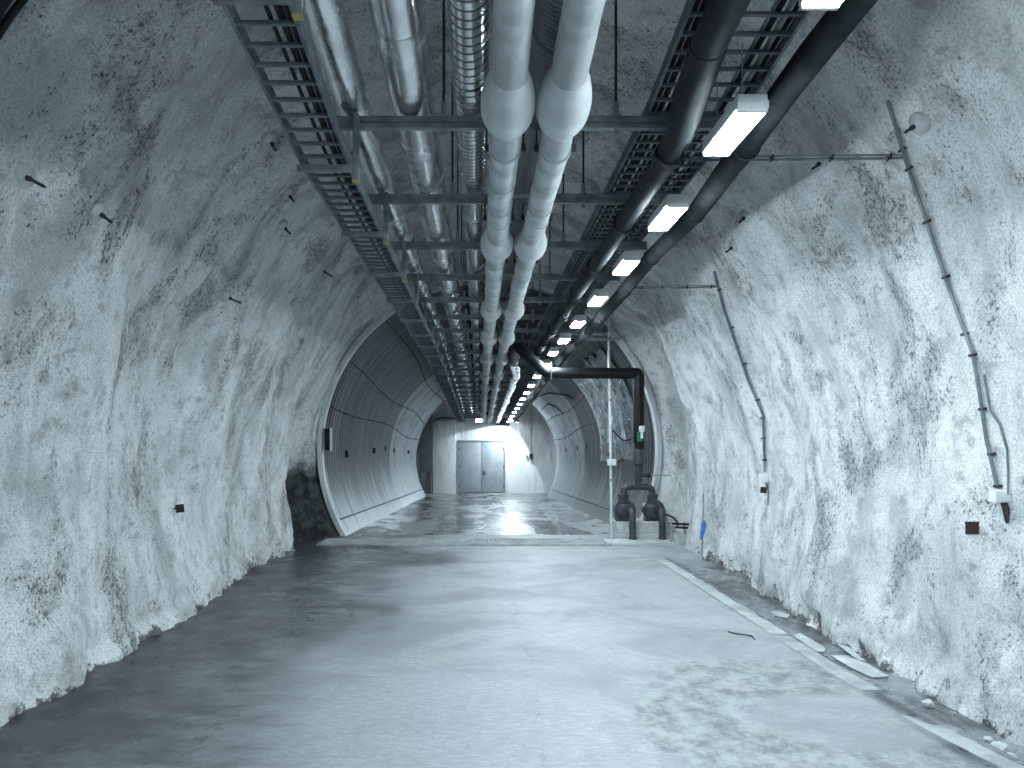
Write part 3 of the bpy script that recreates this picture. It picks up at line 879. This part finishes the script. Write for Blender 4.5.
MB().tube([(a.x, PY, a.z), (a.x+.42, PY+.02, a.z-.01)], .013, 8).build('valve_rod', M_GALV, s_)

# ---------------------------------------------------------------- pole, rails and pipes near the pumps
P = [px(611.5, 531, 14.72), px(610.5, 440, 14.72), px(608, 312, 14.72)]
T = thing('support_pole', 'tall pale galvanised pole standing beside the pumps', 'pole', (P[0].x, 14.72, -2))
P[0].z = -2.0
MB().tube(P,   .026, 14).build('pole_shaft', M_BOX, T)
for yy in (462, 480, 400): 
    q = px(611, yy, 14.72); MB().ring(q, (0, 0, 1), .034, .048, .05, 16).build('pole_clamp', M_GALV, T)
q = px(611, 462, 14.66)
MB().box(q.x-.075, q.x+.1, 14.61, 14.695, q.z-.07, q.z+.06, .012).build('pole_box', M_BOX, T)
MB().box(P[0].x-.09, P[0].x+.03, 14.64, 14.80, -2.0, -1.985, .003).build('foot_plate', M_GALV, T)
for yy, xr, lb in ((338.8, 624, 'pale conduit crossing behind the pole below the hose, lower of two'), (333.5, 610, 'pale conduit crossing behind the pole below the hose, upper of two')):
    a = px(540, yy, 14.55); b = px(xr, yy+.6, 14.55)
    m = MB().tube(fillet([a, px(xr-6, yy+.6, 14.55), px(xr, yy-1.5, 14.9)], .05, 3), .03, 12)
    tag(m.build('conduit', M_GALV), lb, 'conduit')
P = fillet([px(591, 336, 14.7), px(597, 324, 14.7), px(605, 324, 14.7), px(606, 333, 14.7)], .12, 6)
tag(MB().tube(P, .05, 14).build('vent_pipe', M_GALVD), 'short grey gooseneck pipe behind the pole top', 'pipe')

# little rail of two posts with a hose, right of the pumps
T = thing('pipe_rail', 'low steel rail with two posts right of the pumps', 'rail', (3.85, 14.0, -2))
for xp in (671, 684.5):
    q = px(xp, 545, 13.75); MB().tube([(q.x, 13.75, -2.0), (q.x, 13.75, px(0, 522, 13.75).z)], .022, 10).build('post', M_GALV, T)
q = px(671, 0, 13.75)
MB().box(q.x-.07, q.x+.07, 13.70, 13.8, px(0, 527.5, 13.75).z, px(0, 526, 13.75).z).build('post_bracket', M_GALV, T)
for yy in (523.5, 527):
    a, b = px(669, yy, 13.78), px(704, yy+1.5, 13.5); MB().tube([a, b], .022, 8).build('rail_bar', M_BLACK, T)
P = [px(663, 514, 14.3), px(668, 515, 14.1), px(674, 518, 13.9), px(677, 522, 13.75), px(678, 526, 13.74)]
tag(MB().tube(P, .02, 8).build('hose', M_BLACK), 'short black hose looping from pump to low rail', 'hose')
tag(MB().box(3.74, 4.0, 13.62, 13.98, -2.03, -1.80, .02).build('concrete_block', M_CONC), 'pale concrete block on the floor below the low rail', 'block')
# blue thing on a rod by the rock wall
q = on_wall(702.5, 529, .10); 
T = thing('marker_stick', 'thin stick with a blue plastic sleeve leaning at the right wall', 'stick', (q.x, q.y, -2))
MB().tube([(q.x-.01, q.y, -2.0), px(703.5, 494, q.y)], .010, 8).build('stick', M_CONDUIT, T)
zz = q.z
MB().tube([(q.x-.03, q.y-.03, zz-.17), (q.x-.015, q.y-.035, zz-.05), (q.x+.01, q.y-.03, zz+.08), (q.x+.01, q.y-.02, zz+.15)], [.018, .038, .042, .015], 10).build('sleeve', M_BLUE, T)['label'] = 'blue plastic sleeve'

# black slot box on the left lip of the tube
q = px(327, 439, 15.1)
T = thing('junction_box', 'narrow black box on the left lip of the steel tube', 'box', (q.x, 15.1, q.z))
MB().box(px(325.6, 0, 15.1).x, px(330.6, 0, 15.1).x, 15.0, 15.2, px(0, 450.5, 15.1).z, px(0, 428.5, 15.1).z, .01).build('box_body', M_BLACK, T)
MB().box(px(325.2, 0, 15.1).x-.01, px(325.6, 0, 15.1).x, 14.99, 15.2, px(0, 451, 15.1).z, px(0, 428, 15.1).z).box(px(330.6, 0, 15.1).x, px(331.2, 0, 15.1).x, 14.99, 15.2, px(0, 451, 15.1).z, px(0, 428, 15.1).z).build('box_edge', M_GALV, T, smooth=False)

# ---------------------------------------------------------------- crinkled sheet on the right of the tube
m = MB(); vs = []; NI, NJ = 70, 60
for j in range(NJ+1):
    Y = 16.6+5.4*j/NJ
    for i in range(NI+1):
        e = noise.noise(Vector((Y*1.1, 3, 0)))
        th = math.radians(-3+.5*e*8)+math.radians(46+4*noise.noise(Vector((Y*1.7, 8, 0))))*i/NI
        e2 = min(1.0, 6*min(i/NI, 1-i/NI, j/NJ, 1-j/NJ))
        d = .05+.065*e2+.05*e2*noise.ridged_multi_fractal(Vector((th*5.0, Y*1.3+th*2, 2)), .9, 2.1, 4, 1.0, 2.0)*.6
        vs.append(tube_pt(th, Y, d))
m.add(vs, [(j*(NI+1)+i, (j+1)*(NI+1)+i, (j+1)*(NI+1)+i+1, j*(NI+1)+i+1) for j in range(NJ) for i in range(NI)])
o = m.build('plastic_sheet', M_SHEET, angle=25)
md = o.modifiers.new('thick', 'SOLIDIFY'); md.thickness = .006
tag(o, 'crinkled shiny sheet covering the right side of the steel tube', 'sheet')

# square plugs in a row on both sides of the tube
def plug(th, Y, label):
    p = tube_pt(th, Y, .02); nrm = Vector((-math.cos(th), 0, -math.sin(th)))
    T = thing('grout_plug', label, 'plug', p, 'square plugs on the steel tube')
    R_ = Matrix.Translation(p) @ nrm.to_track_quat('Z', 'Y').to_matrix().to_4x4()
    MB().box(-.085, .085, -.085, .085, -.03, .03, .012, R_).build('plug_plate', M_BLACK, T)
    MB().tube([p, p+nrm*.07], .028, 8).build('plug_nut', M_GALV, T)
def solve(pxx, pyy):
    # where this sight line meets the tube
    Y = 15.25
    while Y < TL:
        ax, az = tube_axis(Y); x, z = (pxx-480)*Y/F, (440-pyy)*Y/F
        if math.hypot(x-ax, z-az) >= TR-.02: return math.atan2(z-az, x-ax), Y
        Y += .01
    return math.atan2(440-pyy, pxx-480), TL-.5
for i, (x, y) in enumerate(((347, 454), (374, 450.5), (385.5, 448.5), (394, 450.5), (408.5, 452))):
    th, Y = solve(x, y); plug(th, Y, '%s square black plug from the mouth, on the left of the steel tube' % ('first', 'second', 'third', 'fourth', 'fifth')[i])
for i, (x, y) in enumerate(((629, 448), (602, 447.5), (587, 446), (577.5, 448), (566, 450))):
    th, Y = solve(x, y)
    if i < 2:
        ax, az = tube_axis(Y)
    plug(th, Y, '%s square black plug from the mouth, on the right of the steel tube' % ('first', 'second', 'third', 'fourth', 'fifth')[i])
# cables hanging on the far right of the tube
for pts, lb in ((((42, 34), (42, 32.5), (42, 31), (39, 29.8), (34, 29), (29, 28.4)), 'black cable drooping on the far right of the steel tube'),
                (((50, 31), (48, 29.5), (46, 28), (41, 26.3), (37, 25), (33, 24.2)), 'black cable crossing on the upper right of the steel tube')):
    P = []
    for (a0, y0), (a1, y1) in zip(pts[:-1], pts[1:]):
        for k in range(4): P.append(tube_pt(math.radians(a0+(a1-a0)*k/4), y0+(y1-y0)*k/4, .05))
    tag(MB().tube(P, .025, 8).build('cable', M_BLACK), lb, 'cable')

# ---------------------------------------------------------------- rock wall fittings
def ride(z_list, Y_of, side, out):
    return [wall_at(z, Y_of(z), side, out) for z in z_list]
def wall_conduit(name, label, pts, r, clips, box_at, boxs):
    """conduit lying along the rock through sight points"""
    W = [on_wall(x, y, .03) for x, y in pts]
    # keep each run in one plane of the tunnel so it hugs the wall
    Yc = sum(w.y for w in W)/len(W)
    Q = []
    for (x, y), w in zip(pts, W):
        Q.append(w)
    T = thing(name, label, 'conduit', Q[-1])
    m = MB().tube(Q, r, 12)
    o2 = [p+Vector((0, -r*1.9, 0)) for p in Q]
    m.build('conduit_tube', M_CONDUIT, T)
    m2 = MB().tube([p+Vector((0, r*1.9, 0))+wall_n(p)*.0 for p in Q], r*.75, 10); m2.build('conduit_tube', M_CONDUIT, T)
    for (x, y) in clips:
        c = on_wall(x, y, .03); nn = wall_n(c)
        MB().box(-.045*r/.02, .06*r/.02, -.009, .012, -.03, r*1.3, .002, Matrix.Translation(c) @ nn.to_track_quat('Z', 'X').to_matrix().to_4x4() @ Matrix.Rotation(PI/2, 4, 'Z')).build('clip', M_BOLT, T)
    c = on_wall(*box_at, .05); nn = wall_n(c)
    MB().box(-boxs, boxs, -boxs*1.1, boxs*1.1, -.06, .05, .012, Matrix.Translation(c) @ nn.to_track_quat('Z', 'Y').to_matrix().to_4x4()).build('outlet_box', M_BOX, T)['label'] = 'white outlet box'
    return T, c
def dense(pts, k=6):
    out = []
    for (a, b), (c, d) in zip(pts[:-1], pts[1:]):
        for i in range(k): out.append((a+(c-a)*i/k, b+(d-b)*i/k))
    out.append(pts[-1]); return out
T1, c = wall_conduit('wall_conduit', 'long double conduit on the right wall, nearer the camera', dense([(888, 101), (906, 160), (927, 222), (950, 290), (973, 353), (978, 380), (987, 440), (998, 488)]), .009,
             [(901, 150), (908, 169), (926, 222), (945, 277), (964, 334), (972, 355), (982, 409), (991, 454), (997, 486)], (999, 496), .04)
P = [on_wall(x, y, .02) for x, y in ((1003, 500), (1006, 510), (1007, 523))]
MB().tube(P, [.022, .022, .01], 8).build('cable_tail', M_BOLT, T1)
P = [on_wall(x, y, .02) for x, y in ((984, 375), (990, 410), (1000, 425), (1007, 450), (1008, 470), (1008, 495))]
MB().tube(P, .008, 8).build('loose_cable', M_CONDUIT, T1)
T2, c = wall_conduit('wall_conduit', 'long double conduit on the right wall, farther from the camera', dense([(714, 271), (724, 310), (736, 345), (748, 380), (758, 403), (763, 415), (764, 445), (765, 472)]), .013,
             [(719, 290), (731, 328), (744, 364), (757, 400), (762, 418), (763, 438), (764, 460)], (763.5, 478), .055)
P = [on_wall(x, y, .02) for x, y in ((766, 482), (768, 492), (768, 505))]
MB().tube(P, .012, 8).build('cable_tail', M_CONDUIT, T2)
# level feeds from the ladder to those conduits
for a, b, lb in (((690, 160), (903, 158), 'level conduit bridging from cable ladder to nearer wall conduit'), ((628, 288), (717, 287), 'level conduit bridging from cable ladder to farther wall conduit')):
    w = on_wall(b[0], b[1], .03)
    s0 = px(a[0], a[1], w.y)
    T = thing('feed_conduit', lb, 'conduit', w)
    MB().tube([s0, s0.lerp(w, .4)+Vector((0, 0, -.006)), s0.lerp(w, .7)+Vector((0, 0, -.004)), w], .010, 10).build('conduit_tube', M_CONDUIT, T)
    MB().tube([s0+Vector((0, -.03, .012)), w+Vector((0, -.03, .012))], .007, 10).build('conduit_tube', M_CONDUIT, T)
    for k in (.38, .66, .93, .15):
        p = s0.lerp(w, k); MB().box(p.x-.006, p.x+.006, p.y-.045, p.y+.02, p.z-.018, p.z+.022).build('clip', M_BOLT, T, smooth=False)

# square marker plates
def marker(x, y, half, label, tagside, roll):
    c = on_wall(x, y, .06)
    T = thing('marker_plate', label, 'sign', c, 'square marker plates')
    M_ = Matrix.Translation(c) @ Matrix.Rotation(roll, 4, 'Y')
    MB().box(-half, half, -.006, .006, -half, half, .002, M_).build('plate', M_SIGN, T)
    nn = wall_n(c)
    MB().tube([c+Vector((0, .012, 0)), c-nn*.12+Vector((0, .012, 0))], .007, 8).build('bracket', M_BOLT, T)
    e = M_ @ Vector((tagside*(half+.012), 0, 0))
    MB().box(e.x-.014, e.x+.014, e.y-.004, e.y+.004, e.z-.006, e.z+.006).build('tab', M_BOLT, T)
marker(972, 528, .048, 'square dark marker plate low on the right wall below nearer conduit', 1, 0)
marker(763.5, 490, .043, 'small tilted dark marker plate below farther right wall conduit', 1, .08)
marker(180, 508.5, .047, 'square black marker plate low on the left wall', -1, -.1)

# rock bolts with plates
def rockbolt(x, y, rad, L, label):
    c = on_wall(x, y, .02); nn = wall_n(c)
    nn = (nn+Vector((random.uniform(-.2, .2), random.uniform(-.35, .1), random.uniform(-.2, .1)))).normalized()
    T = thing('rock_bolt', label, 'bolt', c, 'rock bolts in the shotcrete')
    p0 = c-nn*.03
    MB().tube([p0, c+nn*.0, c+nn*.008, c+nn*.03, c+nn*.035], [rad*.85, rad*.85, rad*.8, rad*.35, rad*.2], 20).build('bolt_plate', M_PLATE, T)
    MB().tube([c+nn*.02, c+nn*.06, c+nn*.065], [.02, .02, .012], 6).build('bolt_nut', M_BOLT, T)
    MB().tube([c+nn*.06, c+nn*(.08+L)], .011, 8).build('bolt_rod', M_BOLT, T)
for (x, y, r, L, lb) in (
    (24, 176, .10, .12, 'rock bolt with round plate at the upper left edge'),
    (98, 212, .09, .06, 'rock bolt right of and below the one at left edge'),
    (270, 140, .10, .05, 'rock bolt beside the left cable ladder, upper of the pair'),
    (288, 194, .09, .05, 'rock bolt beside the left cable ladder, lower of the pair'),
    (283, 226, .09, .05, 'rock bolt left of the dark hollow below the ladder'),
    (227, 297, .08, .10, 'rock bolt in the middle of the left wall'),
    (322, 270, .09, .12, 'rock bolt above the left lip of the tube'),
    (918, 124, .10, .03, 'rock bolt with round plate near top of nearer wall conduit'),
    (822, 162, .06, .05, 'small rock bolt at the nearer level conduit'),
    (746, 216, .09, .04, 'rock bolt between the two wall conduits, upper of two'),
    (734, 246, .09, .05, 'rock bolt above the top of farther wall conduit')):
    rockbolt(x, y, r, L, lb)

# pair of pipes following the arch at the upper left corner
for k, (Yv, r) in enumerate(((on_wall(0, -22).y, .035), (on_wall(0, 2).y, .022))):
    P = [rock_pt(math.radians(a), Yv)+Vector((CX-rock_pt(math.radians(a), Yv).x, 0, CZ-rock_pt(math.radians(a), Yv).z)).normalized()*.09 for a in range(112, 176, 3)]
    tag(MB().tube(P, r, 12).build('arch_pipe', M_BLACK), ('thicker' if k == 0 else 'thinner')+' black pipe bent along the arch, at upper left corner', 'pipe')

# ---------------------------------------------------------------- things on the floor
# drain channel with grating before the tube
T = thing('drain_grating', 'long steel drain grating across the floor before the steel tube', 'grating', (0, 14.1, -2))
gx0, gx1 = -3.1, 2.5
MB().box(gx0, gx1, 13.62, 13.72, -2.01, -1.972, .006).box(gx0, gx1, 14.42, 14.5, -2.01, -1.972, .006).build('grating_frame', M_STRIP, T)
m = MB()
for k in range(int((gx1-gx0)/.055)):
    x = gx0+.03+k*.055; m.box(x-.017, x+.017, 13.72, 14.42, -2.0, -1.978)
for yy in (13.85, 14.0, 14.15, 14.3): m.box(gx0, gx1, yy-.012, yy+.012, -2.0, -1.980)
m.build('grating_bars', M_STRIP, T, smooth=False)

def sheet_poly(name, pts, z, th, mat, label, cat, jag=0.0, lift=0.0):
    bm = bmesh.new()
    n = len(pts)
    vs = [bm.verts.new((x, y, z+lift*(i % 2))) for i, (x, y) in enumerate(pts)]
    f = bm.faces.new(vs)
    r = bmesh.ops.extrude_face_region(bm, geom=[f])
    for v in r['geom']:
        if isinstance(v, bmesh.types.BMVert): v.co.z += th
    bmesh.ops.bevel(bm, geom=bm.edges[:], offset=min(.006, th*.3), segments=1, affect='EDGES')
    m = MB(); m.bm(bm)
    return tag(m.build(name, mat, smooth=False), label, cat)
def strip(pts, w0, w1):
    L_, R_ = [], []
    n = len(pts)
    for i, (x, y) in enumerate(pts):
        w = w0+(w1-w0)*i/(n-1)+.012*noise.noise(Vector((x*9, y*3, 1)))
        L_.append((x-w/2, y)); R_.append((x+w/2, y))
    return L_+R_[::-1]
def fl(x, y, h=0.0):
    Y = F*(2.0-h)/(y-440.0); return ((x-480)*Y/F, Y)
sp = [(3.07, 7.38), (3.06, 8.0), (3.05, 9.0), (3.04, 10.0), (3.03, 11.0), (3.02, 11.9)]
sheet_poly('channel_cover', strip(sp, .17, .17), -2.0, .018, M_STRIP, 'long pale cover strip along the right gutter, raised end towards camera', 'cover')
sp = [(3.12, 5.75), (3.09, 6.2), (3.08, 6.8), (3.07, 7.33)]
sheet_poly('channel_cover', strip(sp, .17, .17), -2.008, .014, M_STRIP, 'shorter flush cover strip continuing the raised one', 'cover')
sp = [(3.34, 4.0), (3.24, 4.5), (3.16, 5.0), (3.12, 5.4), (3.1, 5.7)]
sheet_poly('channel_cover', strip(sp, .15, .15), -2.010, .012, M_STRIP, 'broken rough cover strip nearest the camera by the gutter', 'cover')
ps = [fl(790, 632), fl(800, 629), fl(815, 637), fl(826, 644), fl(824, 647), fl(812, 646)]
sheet_poly('sheet_scrap', ps, -2.055, .014, M_CONC, 'pointed pale board scrap lying in the gutter beside the raised strip', 'board')
ps = [fl(831, 651), fl(845, 651), fl(868, 659), fl(889, 671), fl(873, 672), fl(850, 662)]
sheet_poly('sheet_scrap', ps, -2.055, .014, M_CONC, 'largest pale board scrap lying in the wet gutter', 'board')
ps = [fl(826, 628), fl(836, 633), fl(848, 642), fl(866, 656), fl(858, 655), fl(842, 643), fl(830, 634)]
sheet_poly('sheet_scrap', ps, -2.055, .012, M_CONC, 'narrow curved pale strip beside the wall foot', 'board')
ps = [fl(770, 608), fl(778, 607), fl(790, 611), fl(787, 613.5), fl(778, 612)]
sheet_poly('sheet_scrap', ps, -2.055, .012, M_CONC, 'small pale scrap farthest along the gutter', 'board')
P = [(*fl(728, 633), -1.985), (*fl(735, 635.5), -1.98), (*fl(744, 636), -1.985), (*fl(752, 638), -1.98), (*fl(755, 641), -1.988)]
tag(MB().tube(P, [.006, .009, .006, .010, .004], 8).build('twig', M_BOLT), 'thin dark twig lying on the floor left of the strip', 'twig')
# loose stones at the wall foot
def stone(x, y, r, label):
    X_, Y_ = fl(x, y)
    bm = bmesh.new(); bmesh.ops.create_icosphere(bm, subdivisions=3, radius=r)
    for v in bm.verts:
        k = 1+.35*noise.fractal(v.co*(1.3/r)+Vector((x, y, 0)), .9, 2, 3); v.co *= k; v.co.z *= .6; v.co += Vector((X_, Y_, -2.04+r*.4))
    m = MB(); m.bm(bm); tag(m.build('stone', M_PLATE, angle=50), label, 'stone', 'loose stones in the gutter')
stone(1000, 744, .05, 'pale stone in the gutter at the lower right edge')
stone(988, 735, .03, 'small stone behind the pale stone at lower right edge')
stone(928, 701, .045, 'flat pale stone in the gutter farther from the camera')
stone(1012, 752, .035, 'small stone right of the pale stone at lower right edge')

# ---------------------------------------------------------------- small square lamps and floodlights at the far end
for i, (x, y, Y, lb) in enumerate(((491, 399.3, 30, 'small square junction box hanging between the white pipes, nearest of three'), (482, 410, 33, 'small square junction box hanging between the white pipes, leftmost of three'),
                        (489, 413.5, 34.5, 'small square junction box hanging between the white pipes, lowest of three'))):
    q = px(x, y, Y)
    T = thing('hanging_box', lb, 'box', q, 'square boxes between the white pipes')
    MB().box(q.x-.10, q.x+.10, Y-.04, Y+.06, q.z-.10, q.z+.10, .015).build('box_body', M_BLACK, T)
    MB().box(q.x-.045, q.x+.045, Y-.05, Y-.038, q.z-.045, q.z+.045, .006).build('box_window', M_BOX, T)
    MB().tube([(q.x, Y, q.z+.09), (q.x, Y, 2.06+dz(Y))], .012, 8).build('hanger_rod', M_BOLT, T)
def flood(x, y, Y, aim, label, st, spot):
    q = px(x, y, Y)
    T = thing('floodlight', label, 'floodlight', q, 'floodlights before the end wall')
    d = (Vector(aim)-q).normalized()
    M_ = Matrix.Translation(q) @ d.to_track_quat('Y', 'Z').to_matrix().to_4x4()
    MB().box(-.17, .17, -.10, .03, -.11, .11, .02, M_).build('lamp_housing', M_BOLT, T)
    MB().box(-.145, .145, .028, .042, -.09, .09, .004, M_).build('lamp_glass', M_FLOOD, T)
    m = MB().tube([q+Vector((0, 0, .05)), (q.x, Y, 2.0+dz(Y))], .02, 8); m.build('bracket', M_GALV, T)
    return q, d
q, d = flood(515.5, 421, 38.9, (.6, 39.8, -1.6), 'floodlight at the end of the lamp row shining on the end wall', 40, True)
flood(479, 420, 37.4, (.0, 36.0, -.2), 'small lit floodlight at the end of the left white pipe', 40, False)
ld = bpy.data.lights.new('floodlight_beam', 'SPOT');  ld.color = COOL; ld.spot_size = math.radians(104); ld.spot_blend = .12; ld.energy = 800; ld.shadow_soft_size = .06
lo = bpy.data.objects.new('floodlight_beam', ld); COL.objects.link(lo); lo.location = q+d*.06; lo.rotation_euler = d.to_track_quat('-Z', 'Y').to_euler()

# ---------------------------------------------------------------- world, camera, view
w = bpy.data.worlds.new('World'); S.world = w; w.use_nodes = True
w.node_tree.nodes['Background'].inputs[0].default_value = (.02, .03, .035, 1); w.node_tree.nodes['Background'].inputs[1].default_value = .1
cam = bpy.data.cameras.new('Camera'); co = bpy.data.objects.new('Camera', cam); COL.objects.link(co)
cam.sensor_width = 36; cam.lens = 36*F/1024
co.location = (0, 0, 0); co.rotation_euler = (PI/2, 0, 0)
cam.shift_x = (512-480)/1024; cam.shift_y = (440-384)/1024
cam.clip_start = .05; cam.clip_end = 200
S.camera = co
S.cycles.diffuse_bounces = 8; S.cycles.max_bounces = 14; S.cycles.sample_clamp_indirect = 8
vs_ = S.view_settings
S.display_settings.display_device = 'sRGB'
vs_.view_transform = 'Standard'; vs_.look = 'None'; vs_.gamma = 1; vs_.use_curve_mapping = False
vs_.exposure = 0.2
